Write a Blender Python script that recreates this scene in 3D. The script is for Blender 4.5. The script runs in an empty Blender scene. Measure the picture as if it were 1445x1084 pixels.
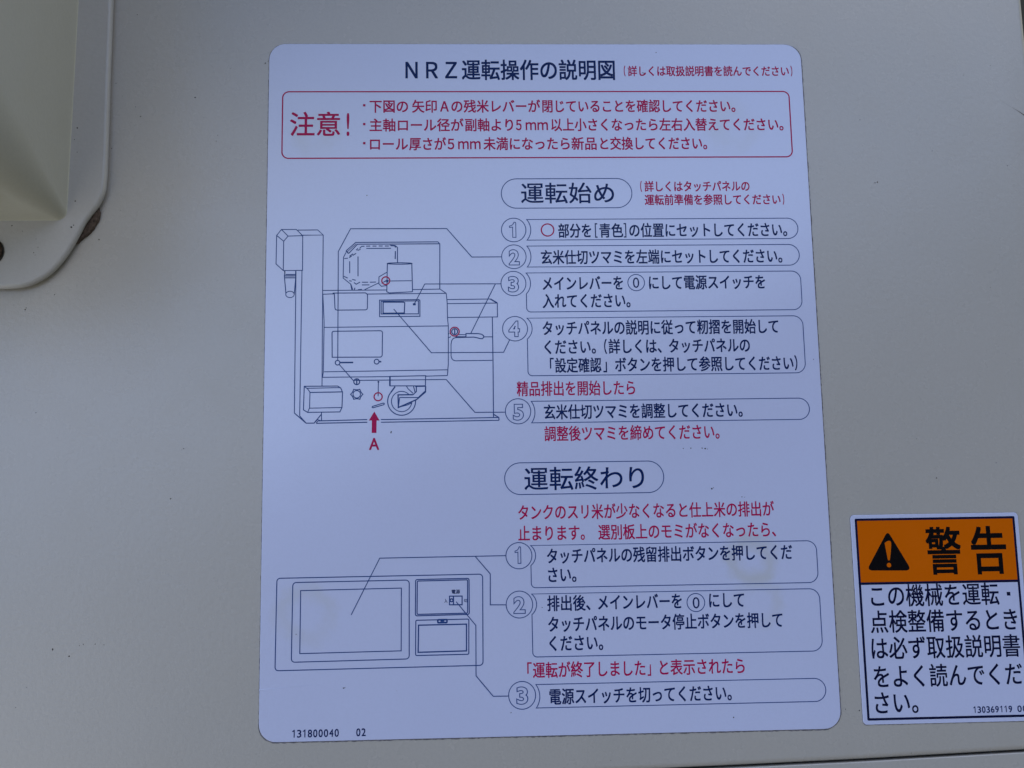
import bpy, bmesh, math, random
from mathutils import Vector, Matrix

# The machine's front lies in the world XZ plane and faces -Y.  All measurements below are in
# millimetres on that front: u to the right, v up (from the middle of the instruction sticker), z out of it.
BASE = 1.25                                    # height of the sticker's middle above the ground, metres
def W(u, v, z=0.0):
    return Vector((u * .001, -z * .001, BASE + v * .001))

scene = bpy.context.scene
# ------------------------------------------------------------------ camera
# camera position, its axes and focal length in pixels of a 1445 pixel wide picture; last: the sticker's height
CAM = [[-31.71552,-74.85694,439.35792],[[0.9990037,0.0113125,-0.043169],[-0.0180694,0.987032,-0.1595036],[0.0408048,0.1601247,0.986253]],1670,263.977]
cd = bpy.data.cameras.new('camera'); cam = bpy.data.objects.new('camera', cd)
scene.collection.objects.link(cam); scene.camera = cam
P2W = Matrix(((1, 0, 0), (0, 0, -1), (0, 1, 0)))          # (u, v, z) -> world axes
cam.matrix_world = Matrix.Translation(W(*CAM[0])) @ (P2W @ Matrix(CAM[1])).to_4x4()
cd.sensor_width = 36.0; cd.lens = CAM[2] / 1445 * 36.0
cd.clip_start = .01; cd.clip_end = 500
# ------------------------------------------------------------------ sky, sun, exposure
SUN_EL, SUN_AZ = 46.0, 30.0                   # degrees: height, and direction seen from the front (negative = left)
world = bpy.data.worlds.new('World'); scene.world = world; world.use_nodes = True
wn = world.node_tree; bg = wn.nodes['Background']
sky = wn.nodes.new('ShaderNodeTexSky'); sky.sky_type = 'NISHITA'; sky.sun_disc = False
sky.sun_elevation = math.radians(SUN_EL); sky.sun_rotation = math.radians(180.0 - SUN_AZ)
sky.air_density = 1.0; sky.dust_density = 0.0; sky.ozone_density = 10.0
# below the sky: unseen dark trees round the yard and its ground, shaped for the light on the panel, as the sky dome's lower part
tc = wn.nodes.new('ShaderNodeTexCoord'); sx = wn.nodes.new('ShaderNodeSeparateXYZ'); wn.links.new(tc.outputs['Generated'], sx.inputs[0])
def math_w(op, a, b):
    n = wn.nodes.new('ShaderNodeMath'); n.operation = op
    for i, x in enumerate((a, b)):
        if isinstance(x, (int, float)): n.inputs[i].default_value = x
        else: wn.links.new(x, n.inputs[i])
    return n.outputs[0]
def step_up(value, lo, hi, below, above):
    r = wn.nodes.new('ShaderNodeMapRange'); r.interpolation_type = 'SMOOTHSTEP'
    r.inputs['From Min'].default_value = lo; r.inputs['From Max'].default_value = hi; wn.links.new(value, r.inputs['Value'])
    m = wn.nodes.new('ShaderNodeMix'); m.data_type = 'RGBA'; wn.links.new(r.outputs['Result'], m.inputs[0])
    for i, c in ((6, below), (7, above)):
        if isinstance(c, tuple): m.inputs[i].default_value = (*c, 1)
        else: wn.links.new(c, m.inputs[i])
    return m.outputs[2]
X, Z_ = sx.outputs['X'], sx.outputs['Z']
ground = step_up(X, -.36, -.20, (8.6, 8.6, 8.3), (.40, .42, .38))          # brightened to the left as sunlit concrete, shade elsewhere
trees = step_up(X, .60, .85, (.12, .14, .08), (5.8, 5.9, 4.6))  # right end brightened as added fill for the hood's wall
yard = step_up(Z_, -.06, .0, ground, trees)
glow_band = step_up(Z_, .26, .50, (6.6, 9.0, 14.5), sky.outputs['Color'])        # bright cloud band added low in the sky for reflections on the panel
roofline = math_w('SUBTRACT', Z_, math_w('MULTIPLY', X, .38))               # the trees stand taller to the right
wn.links.new(step_up(roofline, .09, .20, yard, glow_band), bg.inputs['Color']); bg.inputs['Strength'].default_value = .10
sd = bpy.data.lights.new('sun', 'SUN'); sun = bpy.data.objects.new('sun', sd); scene.collection.objects.link(sun)
sd.energy = .5; sd.angle = math.radians(40); sd.color = (1.0, .93, .83)
to_sun = Vector((math.sin(math.radians(SUN_AZ)) * math.cos(math.radians(SUN_EL)),
                 -math.cos(math.radians(SUN_AZ)) * math.cos(math.radians(SUN_EL)), math.sin(math.radians(SUN_EL))))
sun.rotation_euler = to_sun.to_track_quat('Z', 'Y').to_euler()
vs = scene.view_settings
scene.display_settings.display_device = 'sRGB'
vs.view_transform = 'Standard'; vs.look = 'None'; vs.gamma = 1.0; vs.use_curve_mapping = False
vs.exposure = .20
scene.render.filter_size = 1.5

# ------------------------------------------------------------------ helpers
def tag(o, label=None, cat=None, kind=None, group=None):
    if label: o['label'] = label
    if cat: o['category'] = cat
    if kind: o['kind'] = kind
    if group: o['group'] = group
    return o
def empty(name, loc):
    o = bpy.data.objects.new(name, None); o.empty_display_size = .01
    scene.collection.objects.link(o); o.location = loc
    return o
def link(name, me, mat, parent=None, smooth=False):
    o = bpy.data.objects.new(name, me); me.materials.append(mat); scene.collection.objects.link(o)
    if smooth:
        for p in me.polygons: p.use_smooth = True
    if parent:
        o.parent = parent
        top = parent
        off = Vector((0, 0, 0))
        while top: off += top.location; top = top.parent
        me.transform(Matrix.Translation(-off))
    return o
def mesh(name, verts, faces, mat, parent=None, smooth=False):
    me = bpy.data.meshes.new(name); me.from_pydata([tuple(v) for v in verts], [], faces); me.validate(); me.update()
    return link(name, me, mat, parent, smooth)
class Shape:
    """collects flat print (ribbons, filled outlines, glyphs) or solids into one mesh"""
    def __init__(s): s.v = []; s.f = []
    def add(s, vs, fs):
        n = len(s.v); s.v += vs; s.f += [tuple(i + n for i in f) for f in fs]
    def ribbon(s, pts, w, z, closed=False):
        p = [Vector(q[:2]) for q in pts]; q = [p[0]]
        for a in p[1:]:
            if (a - q[-1]).length > 1e-3: q.append(a)
        if closed and (q[0] - q[-1]).length < 1e-3: q.pop()
        n = len(q); vs = []
        for i in range(n):
            a = q[i - 1] if (i or closed) else None; b = q[(i + 1) % n] if (i < n - 1 or closed) else None
            d1 = (q[i] - a).normalized() if a is not None else None
            d2 = (b - q[i]).normalized() if b is not None else None
            if d1 is None: d1 = d2
            if d2 is None: d2 = d1
            n1 = Vector((-d1.y, d1.x)); n2 = Vector((-d2.y, d2.x)); m = n1 + n2
            if m.length < .35: m = n1; k = 1
            else: m.normalize(); k = min(1 / max(m.dot(n1), .35), 2.0)
            o = m * (w * .5 * k); vs += [W(*(q[i] + o), z), W(*(q[i] - o), z)]
        fs = [(2 * i, 2 * i + 1, (2 * i + 3) % (2 * n), (2 * i + 2) % (2 * n)) for i in range(n if closed else n - 1)]
        s.add(vs, fs)
    def poly(s, pts, z): s.add([W(*q[:2], z) for q in pts], [tuple(range(len(pts)))])
    def disc(s, u, v, r, z, n=10, j=0.0, rnd=None):
        s.poly([(u + r * (1 + (rnd.uniform(-j, j) if rnd else 0)) * math.cos(2 * math.pi * i / n), v + r * (1 + (rnd.uniform(-j, j) if rnd else 0)) * math.sin(2 * math.pi * i / n)) for i in range(n)], z)
    def build(s, name, mat, parent=None, smooth=False):
        return mesh(name, s.v, s.f, mat, parent, smooth)

_glyphs = {}
def glyphs(txt, weight=0.0, hollow=0.0):
    """outline of a line of type, one em high, from the program's own typeface"""
    key = (txt, weight, hollow)
    if key in _glyphs: return _glyphs[key]
    cu = bpy.data.curves.new('type', 'FONT'); cu.body = txt; cu.size = 1.0; cu.offset = weight; cu.resolution_u = 6
    if hollow: cu.fill_mode = 'NONE'; cu.bevel_depth = hollow; cu.bevel_resolution = 0
    ob = bpy.data.objects.new('type', cu); scene.collection.objects.link(ob)
    bpy.context.view_layer.update()
    ev = ob.evaluated_get(bpy.context.evaluated_depsgraph_get()); me = ev.to_mesh()
    vs = [(v.co.x, v.co.y, v.co.z) for v in me.vertices]; fs = [tuple(p.vertices) for p in me.polygons]
    ev.to_mesh_clear(); bpy.data.objects.remove(ob); bpy.data.curves.remove(cu)
    _glyphs[key] = (vs, fs)
    return vs, fs
def write(sh, lines, z, weight=.015):
    """set lines of type; weight thickens the strokes by printing the glyphs again a hair to each side"""
    n = 0
    for base, em, segs in lines:
        for txt, u0, u1 in segs:
            vs, fs = glyphs(txt)
            a = min(v[0] for v in vs); b = max(v[0] for v in vs); wt = weight * em; k = (u1 - u0 - 2 * wt) / (b - a)
            shifts = [(0, 0)] + ([(-wt, -wt), (wt, -wt), (wt, wt), (-wt, wt)] if weight else [])
            for i, (du, dv) in enumerate(shifts):
                sh.add([W(u0 + wt + (v[0] - a) * k + du, base + v[1] * em + dv, z + i * .0015) for v in vs], fs)

def write_number(sh, lines, z, stroke, weight=.01):
    """evenly spaced digits; the 1 has a flag and no foot"""
    for base, em, segs in lines:
        for txt, u0, u1 in segs:
            n = len(txt); pitch = (u1 - u0) / (n - .16); w = pitch * .80
            for i, ch in enumerate(txt):
                x = u0 + i * pitch; h = .72 * em
                if ch == '1':
                    sh.poly([(x + w * .46, base), (x + w * .46 + stroke, base), (x + w * .46 + stroke, base + h), (x + w * .46 + stroke * .2, base + h),
                             (x + w * .30, base + h * .87), (x + w * .06, base + h * .80), (x + w * .06, base + h * .71), (x + w * .46, base + h * .76)], z)
                else: write(sh, [(base, em, [(ch, x, x + w)])], z, weight)

# ------------------------------------------------------------------ materials
def new_mat(name):
    m = bpy.data.materials.new(name); m.use_nodes = True
    nt = m.node_tree; b = nt.nodes['Principled BSDF']
    return m, nt, b
def node(nt, kind, **kw):
    n = nt.nodes.new(kind)
    for k, v in kw.items():
        if k.startswith('in_'): n.inputs[k[3:].replace('_', ' ')].default_value = v
        else: setattr(n, k, v)
    return n
def math_node(nt, op, a, b=None, clamp=False):
    n = nt.nodes.new('ShaderNodeMath'); n.operation = op; n.use_clamp = clamp
    for i, x in enumerate((a, b)):
        if x is None: continue
        if isinstance(x, (int, float)): n.inputs[i].default_value = x
        else: nt.links.new(x, n.inputs[i])
    return n.outputs[0]
def mix(nt, fac, c1, c2):
    n = nt.nodes.new('ShaderNodeMix'); n.data_type = 'RGBA'
    for i, x in ((0, fac), (6, c1), (7, c2)):
        if hasattr(x, 'links') or hasattr(x, 'is_linked'): nt.links.new(x, n.inputs[i])
        else: n.inputs[i].default_value = x if i == 0 else (*x[:3], 1)
    return n.outputs[2]
def world_pos(nt):
    g = nt.nodes.new('ShaderNodeNewGeometry'); return g.outputs['Position']
def noise(nt, vec, scale, detail=3, rough=.5):
    n = node(nt, 'ShaderNodeTexNoise'); n.inputs['Scale'].default_value = scale; n.inputs['Detail'].default_value = detail
    n.inputs['Roughness'].default_value = rough; nt.links.new(vec, n.inputs['Vector']); return n.outputs['Fac']
def ramp(nt, fac, lo, hi):
    n = nt.nodes.new('ShaderNodeMapRange'); n.interpolation_type = 'SMOOTHSTEP'
    n.inputs['From Min'].default_value = lo; n.inputs['From Max'].default_value = hi
    nt.links.new(fac, n.inputs['Value']); return n.outputs['Result']
def bump(nt, b, h, strength, dist):
    n = nt.nodes.new('ShaderNodeBump'); n.inputs['Strength'].default_value = strength; n.inputs['Distance'].default_value = dist
    nt.links.new(h, n.inputs['Height']); nt.links.new(n.outputs['Normal'], b.inputs['Normal'])

def paint(name, col, rough=.38, grime=.5, coat=.6):
    """machine enamel: orange peel, faint chalking and grime, a few fly specks"""
    m, nt, b = new_mat(name); p = world_pos(nt)
    big = noise(nt, p, 9, 4, .55); mid = noise(nt, p, 60, 4, .6); fine = noise(nt, p, 900, 2, .5)
    c = mix(nt, math_node(nt, 'MULTIPLY', ramp(nt, big, .42, .72), .55 * grime), col, tuple(x * k for x, k in zip(col, (.90, .91, .90))))
    c = mix(nt, math_node(nt, 'MULTIPLY', ramp(nt, mid, .40, .80), .20 * grime), c, tuple(x * k for x, k in zip(col, (.93, .90, .84))))
    g = math_node(nt, 'MULTIPLY', ramp(nt, fine, .35, .7), .16)
    c = mix(nt, g, c, tuple(x * .78 for x in col))
    vo = node(nt, 'ShaderNodeTexVoronoi'); vo.inputs['Scale'].default_value = 75; nt.links.new(p, vo.inputs['Vector'])
    cs = nt.nodes.new('ShaderNodeSeparateColor'); nt.links.new(vo.outputs['Color'], cs.inputs[0])
    rare = math_node(nt, 'GREATER_THAN', cs.outputs[0], .93)
    spot = math_node(nt, 'LESS_THAN', vo.outputs['Distance'], .016)
    c = mix(nt, math_node(nt, 'MULTIPLY', math_node(nt, 'MULTIPLY', rare, spot), .55), c, (.05, .05, .045))
    nt.links.new(c, b.inputs['Base Color'])
    r = math_node(nt, 'ADD', math_node(nt, 'MULTIPLY', mid, .16), rough - .08); nt.links.new(r, b.inputs['Roughness']); b.inputs['Specular IOR Level'].default_value = .6; b.inputs['Coat Weight'].default_value = coat; b.inputs['Coat IOR'].default_value = 1.7; b.inputs['Coat Roughness'].default_value = .22
    h = math_node(nt, 'ADD', noise(nt, p, 520, 2, .5), math_node(nt, 'MULTIPLY', noise(nt, p, 1800, 2, .5), .35))
    h = math_node(nt, 'ADD', h, math_node(nt, 'MULTIPLY', noise(nt, p, 13, 2, .4), 9.0))
    bump(nt, b, h, .18, .0004)
    return m
def plain(name, col, rough=.4, var=.12, scale=300, bumpy=0.0, metal=0.0):
    m, nt, b = new_mat(name); p = world_pos(nt)
    n = noise(nt, p, scale, 4, .6)
    nt.links.new(mix(nt, ramp(nt, n, .3, .75), tuple(x * (1 - var) for x in col), tuple(min(1, x * (1 + var)) for x in col)), b.inputs['Base Color'])
    b.inputs['Roughness'].default_value = rough; b.inputs['Metallic'].default_value = metal
    if bumpy: bump(nt, b, n, bumpy, .0006)
    return m
def ink(name, col, rough=.20):
    """printed ink with slightly uneven coverage"""
    m, nt, b = new_mat(name); p = world_pos(nt)
    n = noise(nt, p, 1400, 3, .6); k = noise(nt, p, 70, 3, .5)
    c = mix(nt, math_node(nt, 'MULTIPLY', ramp(nt, n, .45, .8), .22), col, tuple(x * 1.1 + .012 for x in col))
    c = mix(nt, math_node(nt, 'MULTIPLY', ramp(nt, k, .5, .8), .2), c, tuple(x * 1.1 + .008 for x in col))
    nt.links.new(c, b.inputs['Base Color']); b.inputs['Roughness'].default_value = rough
    b.inputs['Specular IOR Level'].default_value = .16
    return m
def film(name, col, stains=(), crease=()):
    """laminated white label film: faint mottling, yellowed rings, a crease"""
    m, nt, b = new_mat(name); p = world_pos(nt)
    big = noise(nt, p, 14, 3, .5); fine = noise(nt, p, 1100, 2, .5); mid = noise(nt, p, 130, 4, .6)
    c = mix(nt, math_node(nt, 'MULTIPLY', ramp(nt, big, .4, .75), .5), col, tuple(x * k for x, k in zip(col, (.955, .955, .965))))
    c = mix(nt, math_node(nt, 'MULTIPLY', ramp(nt, fine, .4, .7), .10), c, tuple(x * .86 for x in col))
    c = mix(nt, math_node(nt, 'MULTIPLY', ramp(nt, mid, .6, .85), .10), c, tuple(x * .85 for x in col))
    for (u, v), rad, wid, amt, lo, hi in stains:
        d = nt.nodes.new('ShaderNodeVectorMath'); d.operation = 'DISTANCE'; nt.links.new(p, d.inputs[0]); d.inputs[1].default_value = W(u, v, .35)
        wob = math_node(nt, 'MULTIPLY', math_node(nt, 'SUBTRACT', noise(nt, p, 90, 4, .6), .5), .011)
        dd = math_node(nt, 'ABSOLUTE', math_node(nt, 'SUBTRACT', math_node(nt, 'ADD', d.outputs['Value'], wob), rad * .001))
        r1 = math_node(nt, 'SUBTRACT', 1.0, ramp(nt, dd, 0.0, wid * .0011))
        patch = ramp(nt, noise(nt, p, 38, 3, .5), lo, hi)
        c = mix(nt, math_node(nt, 'MULTIPLY', math_node(nt, 'MULTIPLY', r1, patch), amt), c, (.56, .56, .50))
    nt.links.new(c, b.inputs['Base Color']); b.inputs['Roughness'].default_value = .2; b.inputs['Coat Weight'].default_value = .9; b.inputs['Coat IOR'].default_value = 1.75; b.inputs['Coat Roughness'].default_value = .13
    h = math_node(nt, 'ADD', noise(nt, p, 420, 3, .55), math_node(nt, 'MULTIPLY', noise(nt, p, 1600, 2, .5), .4))
    h = math_node(nt, 'ADD', h, math_node(nt, 'MULTIPLY', noise(nt, p, 26, 2, .4), 6.0))
    bump(nt, b, h, .16, .0004)
    return m

# ------------------------------------------------------------------ measured print, millimetres
TXT = {'title':[(117.8,8.98,[('ＮＲＺ',-52.02,-31.8),('運転操作の説明図',-29.97,30.37)])],
 'title_note':[(119.0,4.57,[('（',33.91,34.55),('詳しくは取扱説明書を読んでください',35.52,99.76),('）',100.49,101.14)])],
 'cau_head':[(95.0,10.49,[('注意',-96.61,-77.34)])],
 'cau_head2':[(94.35,12.97,[('!',-74.83,-73.74)])],
 'cau':[(104.06,5.59,[('下図の',-66.0,-51.05),('矢印',-49.48,-39.86),('Ａ',-38.6,-35.2),('の残米レバーが',-34.17,0.54),('閉じていることを確認してください。',1.34,77.59)]),(96.41,5.59,[('主軸ロール径が',-65.99,-29.52),('副軸より',-28.97,-10.24),('５',-9.13,-6.91),('ｍｍ',-5.33,3.39),('以上小さくなったら左右入替えてください。',4.66,96.31)]),(88.71,5.59,[('ロール',-65.82,-51.12),('厚さが',-50.72,-36.37),('５',-35.82,-33.23),('ｍｍ',-31.73,-23.0),('未満になったら',-21.9,11.69),('新品',12.4,22.24),('と交換してください。',23.67,65.69)])],
 'head1':[(67.38,8.95,[('運転始め',-7.69,28.43)])],
 'note1':[(71.56,4.57,[('（',38.74,39.38),('詳しくはタッチパネルの',40.41,81.59)]),(66.13,4.57,[('運転前準備を参照してください',40.29,93.52),('）',94.32,94.96)])],
 's1':[(53.41,6.03,[('部分を',6.38,19.12),('［',20.55,21.53),('青色',22.25,31.45),('］',31.72,32.7),('の位置にセットしてください。',33.86,95.4)])],
 's2':[(42.88,6.03,[('玄米仕切ツマミを左端にセットしてください。',-0.53,92.92)])],
 's3':[(32.62,6.03,[('メインレバーを',-0.13,30.76),('にして電源スイッチを',40.71,85.71)]),(25.72,6.03,[('入れてください。',-0.29,33.35)])],
 's3z':[(32.92,5.83,[('0',34.57,36.97)])],
 's4':[(15.13,6.03,[('タッチパネルの説明に従って籾摺を開始して',-0.52,89.95)]),(7.87,6.03,[('ください。',0.02,19.56),('（',22.72,23.78),('詳しくは、',24.39,44.64),('タッチパネルの',47.47,78.53)]),(0.79,6.03,[('「',1.96,3.44),('設定確認',3.88,21.46),('」',22.17,23.57),('ボタンを押して参照してください',26.64,94.95),('）',95.39,96.46)])],
 'r1':[(-8.04,6.03,[('精品排出を開始したら',-10.77,33.95)])],
 's5':[(-16.96,6.03,[('玄米仕切ツマミを調整してください。',-0.71,74.46)])],
 'r2':[(-25.15,6.03,[('調整後ツマミを締めてください。',-0.72,65.29)])],
 'head2':[(-43.16,9.25,[('運転終わり',-8.57,36.16)])],
 'r3':[(-54.34,6.03,[('タンクのスリ米が少なくなると仕上米の排出が',-11.07,84.5)]),(-62.01,6.03,[('止まります。',-11.21,13.39),('選別板上のモミがなくなったら、',18.4,84.74)])],
 'e1':[(-70.44,6.03,[('タッチパネルの残留排出ボタンを押してくだ',-0.8,90.44)]),(-77.26,6.03,[('さい。',-0.52,9.86)])],
 'e2':[(-87.55,6.03,[('排出後、',-1.12,14.73),('メインレバーを',17.52,48.46),('にして',58.54,71.64)]),(-95.06,6.03,[('タッチパネルのモータ停止ボタンを押して',-0.91,85.49)]),(-101.87,6.03,[('ください。',-0.64,18.98)])],
 'e2z':[(-88.06,5.83,[('0',52.45,55.0)])],
 'r4':[(-111.26,6.03,[('「',-8.86,-7.26),('運転が終了しました',-6.82,34.1),('」',34.91,36.17),('と表示されたら',39.4,70.55)])],
 'e3':[(-120.68,6.03,[('電源スイッチを切ってください。',-1.06,65.33)])],
 'serial':[(-130.53,3.76,[('131800040',-93.33,-76.56),('02',-70.46,-66.99)])],
 'lab':[(-81.01,1.61,[('電源',-35.94,-32.89)]),(-84.17,1.48,[('入',-38.61,-37.52)]),(-84.14,1.3,[('切',-31.53,-30.3)])],
 'A':[(-27.97,6.29,[('A',-66.03,-62.25)])],
 'dig_s1':[(53.15,8.22,[('1',-12.46,-9.89)])],
 'dig_s2':[(42.51,8.22,[('2',-12.91,-8.67)])],
 'dig_s3':[(31.98,8.22,[('3',-13.36,-9.14)])],
 'dig_s4':[(14.57,8.22,[('4',-13.49,-9.12)])],
 'dig_s5':[(-17.27,8.22,[('5',-12.41,-8.26)])],
 'dig_e1':[(-70.6,8.22,[('1',-12.56,-10.39)])],
 'dig_e2':[(-88.38,8.22,[('2',-13.52,-9.03)])],
 'dig_e3':[(-120.49,8.22,[('3',-13.04,-8.7)])],
 'wh':[(-75.79,18.68,[('警',140.94,154.24),('告',158.04,171.44)])],
 'wb':[(-88.18,8.69,[('この機械を運転',118.92,167.18)]),(-97.56,8.69,[('点検整備するとき',118.08,173.35)]),(-107.08,8.69,[('は必ず取扱説明書',117.88,173.54)]),(-117.22,8.69,[('をよく読んでくだ',118.07,173.53)]),(-126.53,8.69,[('さい。',117.84,133.84)])],
 'ws':[(-127.58,3.22,[('130369119',154.03,168.67),('00',170.56,174.29)])]}
FR = {'caution':[-99.57,99.26,112.19,85.13],
 'pill1':[-15.29,35.38,76.55,64.76],
 'pill2':[-15.87,43.54,-33.62,-45.4],
 's1':[-5.71,99.7,60.22,52.01,-10.77,56.08,4.7,6.57,0.0],
 's2':[-5.84,99.63,49.67,41.38,-10.88,45.48,4.68,6.54,0.0],
 's3':[-6.39,99.63,39.06,23.78,-11.25,34.96,4.76,6.52,3.52],
 's4':[-6.37,99.48,21.39,-0.8,-10.96,17.36,4.73,6.48,3.68],
 's5':[-5.4,100.06,-10.52,-18.68,-10.42,-14.25,4.76,6.32,0.0],
 'e1':[-6.76,99.64,-64.18,-79.53,-11.12,-67.81,4.78,6.14,3.61],
 'e2':[-6.75,99.75,-81.77,-104.29,-11.27,-85.46,4.84,6.28,3.77],
 'e3':[-5.86,100.0,-114.02,-122.24,-10.91,-117.69,4.87,6.39,0.0]}
RING = {'s1o':[2.28,56.0,2.4],
 's3z':[35.82,34.95,3.2],
 'e2z':[53.64,-85.98,3.27],
 'm1':[-59.77,36.43,1.5],
 'm2':[-62.66,-8.11,1.51],
 'm3':[-33.83,16.44,1.7],
 'bul0':[-68.04,106.62,0.47],
 'bul1':[-68.03,98.92,0.47],
 'bul2':[-68.01,91.17,0.47]}
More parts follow.
